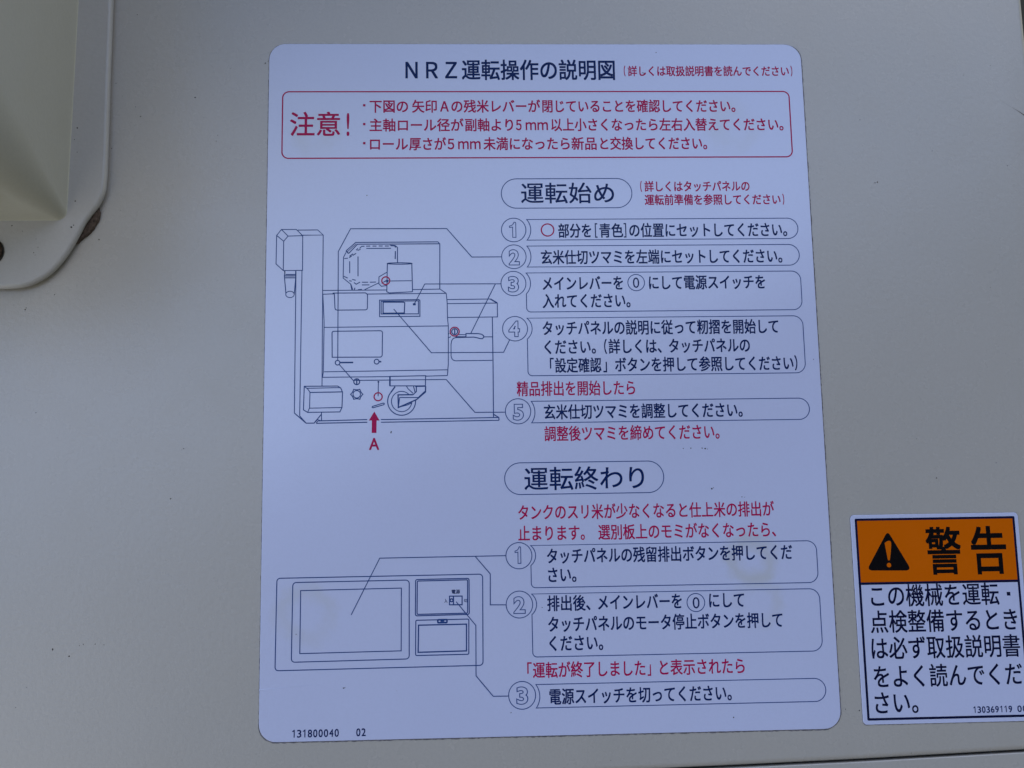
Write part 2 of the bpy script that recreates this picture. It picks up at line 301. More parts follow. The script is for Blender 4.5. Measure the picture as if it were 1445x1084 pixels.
MACH = [(1.0,1,[(-101.15,54.48),(-99.34,56.8),(-93.72,56.77),(-91.29,54.31),(-91.22,40.7),(-98.47,40.68),(-101.23,43.29)]),
 (1.0,0,[(-101.15,54.48),(-98.45,52.17),(-98.47,40.68)]),
 (1.0,0,[(-98.45,52.17),(-96.8,54.17),(-91.29,54.31)]),
 (1.0,0,[(-99.34,56.8),(-96.8,54.17)]),
 (1.0,0,[(-93.15,56.52),(-85.62,56.54),(-83.52,54.51),(-91.29,54.49)]),
 (1.0,0,[(-83.52,54.51),(-83.58,34.38),(-83.54,-3.75)]),
 (1.0,0,[(-83.49,31.29),(-82.96,21.26),(-82.94,18.54),(-83.11,1.32),(-83.39,-0.52)]),
 (1.0,0,[(-93.68,40.47),(-93.68,-13.88)]),
 (1.0,0,[(-91.42,40.63),(-91.71,-14.96)]),(1.1,0,[(-97.97,40.51),(-97.86,39.82),(-98.04,38.68),(-97.36,31.74)]),(1.1,0,[(-93.81,40.48),(-93.8,39.44),(-93.69,38.58),(-94.21,31.72)]),(1.2,0,[(-97.62,39.13),(-93.79,39.1)]),(1.2,0,[(-98.04,38.58),(-93.69,38.55)]),(1.2,0,[(-97.77,37.85),(-93.85,37.82)]),
 (1.0,0,[(-97.87,40.51),(-97.85,39.47)]),
 (1.0,1,[(-94.24,31.38),(-94.28,31.65),(-94.4,31.91),(-94.6,32.15),(-94.85,32.34),(-95.15,32.49),(-95.49,32.59),(-95.85,32.62),(-96.2,32.59),(-96.54,32.51),(-96.83,32.36),(-97.08,32.17),(-97.27,31.94),(-97.39,31.68),(-97.42,31.4),(-97.38,31.13),(-97.26,30.87),(-97.07,30.63),(-96.81,30.43),(-96.51,30.28),(-96.17,30.19),(-95.82,30.16),(-95.46,30.18),(-95.13,30.27),(-94.83,30.42),(-94.58,30.61),(-94.39,30.84),(-94.28,31.1)]),(1.1,0,[(-74.85,48.19),(-71.17,51.51),(-39.9,51.55),(-39.16,50.75),(-39.31,32.99)]),(1.1,0,[(-73.84,47.18),(-70.5,50.81),(-39.4,50.78)]),(1.4,0,[(-74.85,48.19),(-73.84,47.18)]),(0.8,0,[(-74.51,47.71),(-70.9,51.02)]),
 (1.0,0,[(-74.85,47.6),(-75.77,45.7),(-75.87,37.58),(-72.96,35.15),(-72.19,33.01)]),
 (1.0,0,[(-73.06,35.32),(-72.62,33.02)]),(1.1,0,[(-75.5,45.18),(-74.1,45.35)]),(1.1,0,[(-73.5,46.1),(-72.17,47.07)]),(1.1,0,[(-73.67,45.52),(-72.66,46.2)]),(1.1,0,[(-72.33,46.37),(-70.99,47.23)]),(1.1,0,[(-71.0,48.45),(-70.33,49.14)]),(1.1,0,[(-70.49,48.37),(-69.32,48.78)]),(1.1,0,[(-68.99,49.89),(-69.66,49.13)]),(1.1,0,[(-68.99,49.96),(-67.82,50.02)]),(1.1,0,[(-67.21,50.02),(-65.64,50.05)]),(1.1,0,[(-64.8,50.04),(-63.29,50.03)]),(1.1,0,[(-62.45,50.06),(-60.94,50.05)]),(1.1,0,[(-60.1,50.04),(-58.58,50.03)]),(1.1,0,[(-57.74,50.1),(-56.4,50.09),(-56.0,49.39)]),(1.1,0,[(-67.14,49.12),(-57.75,49.12)]),(1.1,0,[(-73.43,44.13),(-73.41,39.46)]),(1.1,0,[(-70.29,46.01),(-70.27,38.23)]),(1.1,0,[(-56.13,48.0),(-56.21,44.87)]),(1.1,0,[(-75.64,38.27),(-74.14,37.57)]),(1.1,0,[(-72.47,37.04),(-71.13,36.69)]),(1.1,0,[(-73.63,36.53),(-72.63,36.35)]),(1.1,0,[(-71.79,35.83),(-70.96,35.14),(-69.46,35.98)]),(1.1,0,[(-68.79,35.91),(-66.46,35.89)]),(1.1,0,[(-65.79,35.89),(-63.45,35.94)]),(1.1,0,[(-68.79,34.84),(-65.95,34.85)]),(1.1,0,[(-71.39,33.76),(-71.62,33.01)]),(1.1,0,[(-70.29,33.0),(-68.79,33.12)]),(1.1,0,[(-58.26,50.35),(-56.24,50.23),(-55.3,49.39),(-55.31,43.48)]),(1.2,0,[(-56.08,48.0),(-56.15,44.87)]),
 (1.0,0,[(-67.79,32.98),(-62.45,35.58)]),
 (1.0,0,[(-59.27,39.77),(-62.35,37.93),(-62.35,35.24),(-61.45,34.27),(-59.44,34.53)]),(1.1,0,[(-59.16,43.16),(-59.38,32.12),(-58.44,31.66),(-49.66,32.04)]),(1.1,0,[(-49.88,43.09),(-49.66,32.04)]),(1.1,1,[(-49.85,43.09),(-49.96,43.16),(-50.3,43.22),(-50.86,43.27),(-51.59,43.32),(-52.47,43.36),(-53.45,43.39),(-54.48,43.4),(-55.51,43.41),(-56.48,43.39),(-57.36,43.36),(-58.09,43.33),(-58.65,43.28),(-58.99,43.22),(-59.1,43.16),(-58.99,43.1),(-58.65,43.04),(-58.1,42.98),(-57.36,42.93),(-56.49,42.89),(-55.51,42.86),(-54.48,42.85),(-53.45,42.85),(-52.47,42.86),(-51.59,42.89),(-50.86,42.93),(-50.3,42.98),(-49.96,43.03)]),
 (1.0,0,[(-58.1,36.31),(-50.01,36.35)]),
 (1.0,0,[(-83.43,32.83),(-59.44,32.81)]),
 (1.0,0,[(-49.66,32.9),(-39.21,32.99),(-36.88,31.32)]),
 (1.0,0,[(-83.42,31.36),(-79.27,31.46)]),
 (1.0,0,[(-66.68,31.29),(-36.88,31.32)]),(1.1,0,[(-79.77,31.77),(-79.17,31.42),(-78.9,25.94),(-78.67,25.36),(-78.07,25.15),(-67.37,25.16),(-66.84,25.39),(-66.71,26.01),(-66.68,30.98),(-66.95,31.43),(-67.45,31.74),(-79.6,31.77)]),(1.1,1,[(-62.12,28.88),(-47.27,28.99),(-46.87,28.58),(-46.91,22.48),(-62.12,22.48)]),(1.1,1,[(-61.52,28.43),(-47.44,28.48),(-47.47,23.44),(-61.52,23.5)]),(1.3,1,[(-60.78,28.08),(-53.02,28.01),(-52.62,27.77),(-52.8,23.83),(-60.79,23.8)]),
 (1.0,0,[(-36.88,31.32),(-36.57,27.8),(-36.47,21.5),(-36.21,18.61),(-36.35,4.18),(-36.72,-0.37)]),
 (1.0,0,[(-83.11,18.54),(-36.35,18.68)]),
 (1.0,0,[(-82.82,1.56),(-36.5,1.82)]),
 (1.0,0,[(-83.39,-0.52),(-58.27,-0.53)]),
 (1.0,0,[(-44.89,-0.51),(-36.72,-0.37)]),(1.1,1,[(-79.95,16.47),(-79.62,16.95),(-79.13,17.01),(-61.73,17.05),(-61.2,16.84),(-61.03,16.29),(-61.14,7.65),(-61.4,7.15),(-61.8,6.95),(-79.83,7.07)]),(1.2,1,[(-76.95,4.95),(-76.97,5.15),(-77.03,5.33),(-77.14,5.5),(-77.27,5.64),(-77.44,5.75),(-77.62,5.81),(-77.81,5.84),(-78.0,5.82),(-78.18,5.76),(-78.34,5.65),(-78.48,5.52),(-78.58,5.35),(-78.64,5.17),(-78.66,4.97),(-78.64,4.78),(-78.57,4.59),(-78.47,4.42),(-78.33,4.28),(-78.17,4.18),(-77.99,4.11),(-77.8,4.09),(-77.61,4.11),(-77.43,4.17),(-77.27,4.27),(-77.13,4.41),(-77.03,4.58),(-76.97,4.76)]),(1.8,0,[(-76.92,5.02),(-71.97,5.0)]),(1.2,1,[(-62.33,5.2),(-62.35,5.4),(-62.42,5.6),(-62.52,5.77),(-62.67,5.92),(-62.83,6.03),(-63.02,6.1),(-63.22,6.12),(-63.42,6.1),(-63.61,6.04),(-63.78,5.93),(-63.92,5.79),(-64.03,5.61),(-64.09,5.42),(-64.11,5.22),(-64.09,5.02),(-64.03,4.83),(-63.92,4.65),(-63.78,4.51),(-63.61,4.4),(-63.42,4.33),(-63.22,4.3),(-63.02,4.32),(-62.83,4.39),(-62.67,4.49),(-62.52,4.64),(-62.42,4.81),(-62.35,5.0)]),(1.8,0,[(-62.33,5.2),(-61.47,5.19)]),(1.3,1,[(-69.54,-2.35),(-69.57,-2.1),(-69.65,-1.87),(-69.78,-1.66),(-69.95,-1.48),(-70.16,-1.34),(-70.39,-1.26),(-70.63,-1.23),(-70.87,-1.25),(-71.1,-1.33),(-71.31,-1.46),(-71.48,-1.64),(-71.61,-1.84),(-71.69,-2.08),(-71.72,-2.32),(-71.69,-2.57),(-71.61,-2.8),(-71.48,-3.02),(-71.3,-3.19),(-71.1,-3.33),(-70.87,-3.41),(-70.63,-3.44),(-70.38,-3.42),(-70.16,-3.34),(-69.95,-3.21),(-69.78,-3.03),(-69.65,-2.83),(-69.57,-2.59)]),(1.1,1,[(-68.32,-7.11),(-68.78,-6.64),(-69.05,-6.25),(-69.27,-5.83),(-69.47,-5.21),(-70.13,-5.35),(-70.62,-5.38),(-71.11,-5.34),(-71.77,-5.19),(-71.97,-5.8),(-72.18,-6.21),(-72.46,-6.6),(-72.92,-7.06),(-72.45,-7.53),(-72.18,-7.92),(-71.96,-8.34),(-71.76,-8.95),(-71.1,-8.82),(-70.61,-8.79),(-70.12,-8.83),(-69.46,-8.98),(-69.27,-8.37),(-69.05,-7.96),(-68.77,-7.57)]),(1.1,1,[(-69.24,-7.1),(-69.27,-6.79),(-69.37,-6.49),(-69.54,-6.22),(-69.76,-6.0),(-70.02,-5.83),(-70.31,-5.72),(-70.62,-5.68),(-70.93,-5.71),(-71.22,-5.81),(-71.48,-5.98),(-71.7,-6.2),(-71.86,-6.46),(-71.96,-6.76),(-72.0,-7.07),(-71.96,-7.38),(-71.86,-7.68),(-71.69,-7.95),(-71.47,-8.17),(-71.21,-8.34),(-70.92,-8.45),(-70.61,-8.49),(-70.31,-8.46),(-70.01,-8.35),(-69.75,-8.19),(-69.54,-7.97),(-69.37,-7.71),(-69.27,-7.41)]),
 (1.0,0,[(-62.56,-2.26),(-62.66,-7.95)]),(1.4,1,[(-62.43,-2.5),(-62.47,-2.4),(-62.56,-2.36),(-62.65,-2.4),(-62.69,-2.49),(-62.65,-2.59),(-62.56,-2.63),(-62.47,-2.59)]),(1.1,1,[(-64.67,-11.71),(-60.79,-10.53),(-60.4,-10.63),(-60.4,-10.97),(-60.63,-11.16),(-64.47,-12.25),(-64.86,-12.14),(-64.86,-11.88)]),(1.1,1,[(-90.13,-3.84),(-77.73,-3.88),(-76.57,-4.67),(-75.91,-6.18),(-76.08,-12.01),(-76.86,-13.66),(-88.79,-13.68),(-90.33,-12.73)]),
 (1.0,0,[(-90.13,-3.84),(-88.87,-4.86),(-87.98,-6.1),(-88.09,-12.02),(-88.79,-13.68)]),(1.2,0,[(-87.98,-6.2),(-75.91,-6.11)]),
 (1.0,0,[(-88.09,-12.12),(-76.05,-12.01)]),
 (1.0,0,[(-89.3,-4.62),(-76.9,-4.49)]),(1.2,0,[(-93.68,-13.88),(-89.31,-17.71),(-86.37,-17.75),(-83.65,-14.4)]),
 (1.0,0,[(-91.71,-14.96),(-89.31,-17.71)]),
 (1.0,0,[(-83.66,-13.74),(-83.64,-16.89)]),
 (1.0,0,[(-85.98,-17.42),(-85.17,-16.44),(-83.86,-16.89)]),
 (1.0,0,[(-85.59,-17.76),(-84.94,-16.94)]),(1.2,0,[(-84.84,-16.94),(-66.7,-16.67)]),(1.2,0,[(-85.59,-17.82),(-66.69,-17.67)]),(1.1,0,[(-61.62,-16.74),(-17.68,-16.5)]),(1.1,0,[(-61.62,-17.73),(-17.6,-17.56)]),(1.2,0,[(-19.55,-15.31),(-17.68,-16.5),(-17.6,-17.56)]),
 (1.0,0,[(-36.63,28.9),(-20.12,28.97)]),(1.6,0,[(-20.12,28.97),(-17.53,27.37)]),
 (1.0,0,[(-17.53,27.37),(-17.55,21.98),(-36.31,21.92)]),
 (1.0,0,[(-36.65,27.29),(-17.53,27.37)]),(1.1,0,[(-19.51,21.87),(-19.51,5.02),(-19.67,-16.54)]),
 (1.0,0,[(-32.31,15.26),(-29.64,15.24)]),(1.2,0,[(-33.48,14.46),(-29.65,14.42)]),(1.2,1,[(-29.57,15.65),(-24.96,15.6),(-23.63,15.32),(-22.9,14.73),(-22.84,14.15),(-23.48,13.61),(-24.32,13.69),(-25.32,13.97),(-26.65,14.26),(-29.59,14.22)]),
 (1.0,0,[(-22.81,14.32),(-19.63,14.29)]),
 (1.0,0,[(-36.24,15.71),(-35.81,15.64)]),
 (1.0,0,[(-36.25,14.21),(-35.65,14.28),(-35.32,14.58)]),
 (1.0,0,[(-19.77,5.26),(-33.58,5.23),(-34.48,5.51),(-35.07,6.2),(-35.29,7.21),(-35.25,11.62),(-35.0,12.98),(-34.39,13.82),(-33.49,14.12),(-29.65,14.18)]),(1.2,1,[(-32.73,16.43),(-32.76,16.68),(-32.83,16.92),(-32.96,17.13),(-33.14,17.31),(-33.34,17.45),(-33.57,17.53),(-33.82,17.56),(-34.06,17.54),(-34.3,17.46),(-34.51,17.32),(-34.68,17.15),(-34.82,16.94),(-34.9,16.7),(-34.93,16.45),(-34.91,16.2),(-34.83,15.96),(-34.7,15.74),(-34.53,15.57),(-34.32,15.43),(-34.09,15.34),(-33.84,15.31),(-33.6,15.34),(-33.36,15.42),(-33.15,15.55),(-32.98,15.73),(-32.84,15.94),(-32.76,16.18)]),(1.1,1,[(-58.27,-0.46),(-44.89,-0.34),(-45.01,-4.2),(-58.28,-4.05)]),(1.8,0,[(-58.24,-0.53),(-58.28,-3.98)]),(1.2,0,[(-57.89,-6.5),(-58.3,-7.06),(-58.63,-7.66),(-58.87,-8.3),(-59.04,-8.97),(-59.11,-9.65),(-59.1,-10.34),(-58.99,-11.02),(-58.81,-11.69),(-58.53,-12.32),(-58.18,-12.91),(-57.76,-13.45),(-57.27,-13.94),(-56.72,-14.35),(-56.13,-14.69),(-55.49,-14.94),(-54.84,-15.12),(-54.16,-15.2),(-53.48,-15.19),(-52.81,-15.1),(-52.16,-14.91),(-51.53,-14.64),(-50.95,-14.29),(-50.42,-13.87),(-49.95,-13.38),(-49.54,-12.83),(-49.21,-12.23),(-48.96,-11.59),(-48.8,-10.92),(-48.72,-10.24),(-48.73,-9.55)]),(1.6,0,[(-56.31,-4.33),(-57.89,-6.49)]),
 (1.0,0,[(-51.09,-7.47),(-51.59,-7.0),(-52.17,-6.62),(-52.8,-6.35),(-53.47,-6.2),(-54.15,-6.17),(-54.82,-6.27),(-55.47,-6.49),(-56.06,-6.83),(-56.59,-7.26),(-57.03,-7.79),(-57.36,-8.39),(-57.59,-9.04),(-57.69,-9.72),(-57.68,-10.41),(-57.54,-11.09),(-57.28,-11.73),(-56.92,-12.32),(-56.46,-12.83),(-55.91,-13.25),(-55.3,-13.56),(-54.65,-13.76),(-53.97,-13.84),(-53.29,-13.8),(-52.64,-13.63),(-52.02,-13.34),(-51.46,-12.95),(-50.99,-12.46),(-50.6,-11.89),(-50.33,-11.26),(-50.17,-10.59)]),(1.5,0,[(-49.62,-7.49),(-55.23,-7.49),(-55.14,-12.26),(-48.31,-9.34),(-45.0,-6.54),(-44.92,-4.36)]),(1.2,0,[(-49.62,-7.49),(-48.4,-6.33),(-48.39,-4.32)]),(1.1,0,[(-54.67,-8.5),(-47.49,-8.59)]),
 (1.0,0,[(-54.64,-8.43),(-55.08,-12.1)]),
 (1.0,0,[(-49.97,-10.49),(-51.62,-11.31),(-55.08,-12.2)]),
 (1.0,0,[(-52.08,-4.28),(-51.43,-5.29),(-49.62,-6.99)]),(1.1,0,[(-49.44,-4.31),(-48.89,-6.56)]),(1.8,0,[(-48.78,-4.28),(-44.92,-4.26)]),(1.8,0,[(-47.49,-8.52),(-45.16,-6.37)])]
DISP = [(1.15,1,[(-99.32,-75.64),(-99.23,-75.17),(-98.96,-74.77),(-98.56,-74.51),(-98.09,-74.42),(-25.79,-74.25),(-25.31,-74.34),(-24.91,-74.6),(-24.65,-75.0),(-24.56,-75.47),(-24.84,-105.62),(-24.94,-106.08),(-25.21,-106.47),(-25.61,-106.73),(-26.08,-106.83),(-98.34,-107.18),(-98.8,-107.09),(-99.2,-106.83),(-99.45,-106.45),(-99.54,-105.99)]),(1.15,1,[(-93.56,-77.26),(-93.47,-76.8),(-93.2,-76.4),(-92.8,-76.14),(-92.33,-76.04),(-52.59,-75.91),(-52.11,-76.0),(-51.72,-76.26),(-51.45,-76.66),(-51.36,-77.12),(-51.47,-102.82),(-51.56,-103.28),(-51.83,-103.67),(-52.22,-103.93),(-52.69,-104.03),(-92.55,-104.32),(-93.01,-104.23),(-93.41,-103.98),(-93.67,-103.59),(-93.75,-103.14)]),(1.1,1,[(-90.69,-78.98),(-54.22,-78.75),(-54.36,-101.11),(-90.76,-101.34)]),(1.2,1,[(-49.04,-76.4),(-48.99,-76.17),(-48.86,-75.97),(-48.65,-75.84),(-48.42,-75.79),(-30.15,-75.69),(-29.91,-75.74),(-29.71,-75.87),(-29.58,-76.06),(-29.54,-76.3),(-29.61,-88.03),(-29.66,-88.27),(-29.79,-88.46),(-29.99,-88.6),(-30.23,-88.65),(-48.56,-88.79),(-48.8,-88.74),(-49.0,-88.61),(-49.13,-88.42),(-49.17,-88.19)]),(1.2,1,[(-48.42,-76.72),(-48.39,-76.57),(-48.31,-76.45),(-48.18,-76.36),(-48.03,-76.33),(-30.47,-76.22),(-30.32,-76.24),(-30.2,-76.33),(-30.11,-76.45),(-30.09,-76.59),(-30.22,-87.79),(-30.25,-87.94),(-30.34,-88.06),(-30.46,-88.15),(-30.61,-88.18),(-48.18,-88.27),(-48.32,-88.24),(-48.45,-88.16),(-48.53,-88.04),(-48.56,-87.89)]),(1.2,1,[(-49.04,-90.84),(-49.0,-90.66),(-48.9,-90.51),(-48.75,-90.42),(-48.57,-90.38),(-30.25,-90.31),(-30.07,-90.34),(-29.93,-90.44),(-29.83,-90.59),(-29.79,-90.76),(-29.94,-102.37),(-29.97,-102.54),(-30.07,-102.69),(-30.23,-102.78),(-30.4,-102.82),(-48.71,-102.87),(-48.89,-102.83),(-49.04,-102.74),(-49.13,-102.59),(-49.17,-102.42)]),(1.5,1,[(-48.04,-92.14),(-30.66,-92.1),(-30.77,-101.6),(-48.25,-101.76)]),(1.9,1,[(-41.08,-90.56),(-41.06,-90.48),(-41.02,-90.41),(-40.95,-90.36),(-40.87,-90.35),(-37.91,-90.34),(-37.83,-90.36),(-37.77,-90.4),(-37.72,-90.47),(-37.71,-90.55),(-37.75,-91.18),(-37.77,-91.26),(-37.82,-91.33),(-37.89,-91.38),(-37.98,-91.39),(-40.83,-91.4),(-40.91,-91.38),(-40.98,-91.34),(-41.03,-91.27),(-41.05,-91.19)]),(1.3,1,[(-36.72,-81.98),(-32.14,-82.03),(-32.18,-85.13),(-36.75,-85.08)]),(1.4,0,[(-35.29,-82.01),(-35.32,-85.07)]),(1.4,1,[(-35.47,-83.48),(-35.52,-83.25),(-35.66,-83.07),(-35.88,-82.96),(-36.12,-82.96),(-36.33,-83.05),(-36.48,-83.23),(-36.54,-83.46),(-36.49,-83.69),(-36.34,-83.88),(-36.13,-83.99),(-35.89,-83.99),(-35.67,-83.89),(-35.52,-83.71)])]
LEAD = [(1.0,0,[(-77.74,5.8),(-77.76,47.97),(-73.14,56.93),(-36.47,56.78),(-26.97,45.47),(-15.48,45.46)]),
 (1.0,0,[(-48.95,27.4),(-44.99,35.03),(-15.82,34.87)]),
 (1.0,0,[(-18.18,34.82),(-27.7,15.8)]),
 (1.0,0,[(-56.8,25.41),(-42.67,8.41),(-15.45,8.3),(-13.13,13.03)]),
 (1.0,0,[(-77.17,4.28),(-71.95,-1.82),(-37.19,-1.87),(-26.58,-14.45),(-15.17,-14.53)]),
 (1.0,0,[(-72.42,-88.04),(-62.07,-67.82),(-15.88,-67.71)]),
 (1.0,0,[(-27.1,-67.9),(-21.75,-74.22),(-21.92,-85.37),(-16.04,-85.48)]),
 (1.0,0,[(-34.35,-83.99),(-27.27,-92.62),(-27.43,-110.5),(-21.34,-117.79),(-15.6,-117.84)])]
FILL = {'mach':[[(-61.85,35.17),(-59.27,36.94),(-58.6,36.52),(-58.94,35.7),(-59.77,36.12)],[(-49.55,27.57),(-48.45,27.56),(-48.45,26.74),(-49.55,26.75)],[(-70.86,-1.33),(-70.4,-1.33),(-70.4,-3.34),(-70.86,-3.34)],[(-34.02,17.33),(-33.59,17.32),(-33.61,15.41),(-34.04,15.42)]],
 'disp':[[(-40.11,-90.54),(-38.68,-90.52),(-38.69,-91.06),(-40.11,-91.07)]],
 'arrow':[[(-64.08,-13.65),(-62.11,-17.06),(-63.22,-17.05),(-63.29,-21.69),(-65.05,-21.66),(-64.99,-17.03),(-66.11,-17.01)]]}
WF = {'sheet':[113.11,176.98,-54.94,-130.89],
 'outer':[114.68,175.56,-56.31,-129.43],
 'bar':-80.29,'tri':[(126.88,-61.02),(134.96,-75.81),(117.97,-75.51)],
 'ex':[(125.45,-65.53),(126.71,-64.77),(127.9,-65.57),(127.05,-71.43),(126.58,-71.81),(126.2,-71.41)],
 'dot':[126.53,-73.67,0.84],
 'mid':[170.87,-84.98,0.67]}
FLANGE = [(-165.14,149.22),(-165.09,133.07),(-165.11,116.81),(-164.94,97.03),(-164.88,79.77),(-165.06,74.44),(-165.38,71.36),(-166.32,68.21),(-167.97,64.96),(-170.03,62.11),(-172.07,58.93),(-173.82,55.24),(-175.91,50.95),(-178.51,46.33),(-180.68,43.25),(-183.05,40.53),(-185.69,38.21),(-188.63,36.43),(-191.29,35.2),(-193.96,34.41),(-196.69,34.0),(-199.33,33.85),(-202.92,33.83)]
HOOD = [(-178.29,148.36),(-178.32,124.18),(-178.75,108.38),(-179.07,88.81),(-179.09,71.73),(-178.91,66.73),(-179.83,63.55),(-181.57,61.29),(-184.44,59.79),(-187.38,59.44),(-203.61,59.81)]
GASKET = [(-169.31,66.86),(-168.36,66.08),(-167.54,63.95),(-167.75,61.63),(-168.49,59.7),(-169.69,57.4),(-170.91,55.87),(-172.32,54.54),(-173.39,53.85),(-174.45,52.82),(-175.87,51.68),(-179.17,52.09),(-175.9,61.67)]
BOLT = [(-207.08,47.72),(-201.43,47.68)]
SEAM = [(51.96,-144.7),(109.16,-143.48),(171.88,-141.58)]
SPECK = [(-156.5,144.22,0.8,'p'),(-163.69,115.85,0.7,'p'),(-133.27,110.06,1.3,'p'),(-155.88,106.25,0.7,'p'),(-153.89,102.34,0.9,'p'),(-164.4,89.47,0.8,'p'),(-119.88,121.89,0.6,'p'),(-124.29,94.66,0.7,'p'),(-124.76,92.28,0.8,'p'),(-106.57,124.16,0.9,'p'),(-132.32,136.5,0.5,'p'),(-161.04,110.64,0.5,'p'),(-157.47,99.89,0.4,'p'),(-129.7,101.82,0.4,'p'),(-108.27,125.95,0.4,'p'),(-176.47,96.21,1.1,'f'),(-177.32,91.59,0.7,'f'),(-179.02,72.16,0.9,'f'),(-176.05,67.37,0.8,'f'),(-178.65,139.59,0.8,'f'),(-176.16,86.58,0.6,'f'),(-199.11,57.82,1.2,'f'),(-189.13,49.39,0.8,'f'),(-190.59,47.32,0.9,'f'),(-190.04,46.37,0.6,'f'),(-177.13,57.12,1.4,'f'),(-176.33,57.88,0.9,'f'),(-176.09,67.27,0.9,'f'),(-195.13,55.62,0.5,'f'),(-189.96,52.62,0.5,'f'),(-167.89,53.36,1.0,'p'),(-160.22,64.76,0.5,'p'),(-194.16,26.41,1.1,'p'),(-193.82,27.08,0.7,'p'),(-183.59,32.1,0.9,'p'),(-188.42,-12.49,0.8,'p'),(-138.37,-44.94,1.0,'p'),(-134.12,-26.53,0.8,'p'),(-134.84,-26.99,0.5,'p'),(-180.27,-21.91,0.4,'p'),(-178.67,-98.02,1.4,'p'),(-172.76,-100.61,1.1,'p'),(-167.95,-96.52,0.8,'p'),(-169.25,-96.91,0.5,'p'),(-190.69,-117.97,0.5,'p'),(-187.18,-111.07,0.5,'p'),(-163.72,-96.54,0.7,'p'),(-160.59,-96.81,0.6,'p'),(147.11,-41.53,1.0,'p'),(170.49,-36.09,0.6,'p'),(173.96,31.98,0.6,'p'),(140.6,-26.52,0.5,'p'),(127.18,100.49,0.7,'p'),(132.38,74.75,1.2,'p'),(131.48,74.48,0.9,'p'),(155.25,87.53,0.6,'p'),(170.37,119.2,0.6,'p'),(184.96,81.33,0.7,'p'),(181.65,123.31,0.4,'p'),(61.46,-44.33,1.3,'s'),(62.03,-43.98,0.8,'s'),(72.67,-47.52,0.7,'s'),(73.68,-47.63,0.6,'s'),(-4.05,-61.67,1.0,'s'),(-66.94,70.17,0.8,'s'),(47.02,128.48,0.8,'s'),(-57.9,-21.67,1.0,'s'),(-57.76,-21.27,0.8,'s'),(-75.02,-113.76,1.2,'s'),(-74.56,-113.62,0.7,'s'),(-92.16,-94.48,0.7,'s'),(-15.03,-123.67,0.7,'s'),(51.34,-29.11,0.81,'s'),(54.22,-28.98,0.92,'s'),(58.49,-29.03,1.15,'s'),(59.62,-29.22,1.27,'s'),(60.48,-29.41,0.69,'s'),(102.77,4.35,0.7,'s'),(41.87,119.82,1.1,'s'),(41.23,119.99,0.8,'s'),(-2.97,-86.66,0.7,'s'),(12.92,-38.67,0.3,'s'),(65.65,-127.09,1.0,'s'),(-55.96,-115.13,0.3,'s'),(-18.19,15.78,0.35,'s'),(112.02,-125.79,1.0,'p'),(-105.16,20.77,0.55,'p'),(-105.16,-2.2,0.55,'p'),(-105.16,-11.55,0.55,'p'),(-105.16,-18.19,0.55,'p'),(-105.16,-28.75,0.55,'p'),(-105.16,-35.31,0.55,'p'),(-105.16,-41.83,0.55,'p'),(-105.16,-47.55,0.55,'p'),(-105.16,-53.5,0.55,'p'),(-105.16,-67.63,0.55,'p'),(-105.16,-74.0,0.55,'p'),(-105.16,-87.92,0.55,'p'),(-105.16,-96.7,0.55,'p'),(-105.16,-102.94,0.55,'p'),(-105.42,124.93,0.8,'p'),(-106.56,124.05,1.0,'p'),(106.94,-125.26,0.7,'p'),(106.94,-137.48,0.5,'p'),(20.57,-141.09,0.5,'p'),(130.17,-141.26,0.6,'p')]
STAIN = [(-86.33,94.28),(-88.67,-87.73),(75.04,-70.53),(76.35,-86.32),(76.56,97.99)]
CREASE = [(-105.06,-113.84),(-97.76,-113.26),(-82.62,-112.11)]
CRACK = [(184.57,108.45),(188.11,106.07),(191.38,103.98),(194.08,101.9)]
CORNER = [(196.64,152.0),(196.95,148.94),(197.56,145.88)]

PAINT = (.488, .462, .418)
m_panel = paint('cream_enamel', PAINT, .27, .8)
m_cover = paint('cream_enamel_cover', (.50, .485, .46), .36, .7, .3)
m_hood = paint('olive_cream_enamel', (.60, .585, .475), .36, .7, .3)
m_dark = plain('dark_olive_steel', (.05, .048, .03), .6, .25, 90)
m_film = film('white_label_film', (.635, .68, .91), stains=[
    (STAIN[0], 5.5, 6.0, .34, .25, .60), (STAIN[1], 8.5, 5.2, .28, .30, .62),
    (STAIN[2], 7.2, 4.8, .44, .22, .52), (STAIN[3], 7.5, 4.0, .28, .35, .65), (STAIN[4], 7.0, 7.0, .26, .30, .65)])
m_film2 = film('white_warning_film', (.625, .67, .90))
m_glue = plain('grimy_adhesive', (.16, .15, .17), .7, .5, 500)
m_navy = ink('navy_ink', (.006, .020, .105))
m_line = ink('navy_line_ink', (.024, .065, .23))
m_red = ink('red_ink', (.44, .008, .088))
m_navy2 = ink('dark_navy_ink', (.006, .008, .040))
m_orange = ink('orange_ink', (.66, .132, .001))
m_black = ink('black_ink', (.006, .005, .006))
m_gasket = plain('brown_foam', (.095, .066, .05), .95, .55, 650, .9)
m_rust = plain('rusty_steel', (.085, .052, .038), .6, .7, 420, .4, .5)
m_dirt = plain('dry_dirt', (.045, .042, .036), .9, .3, 400)

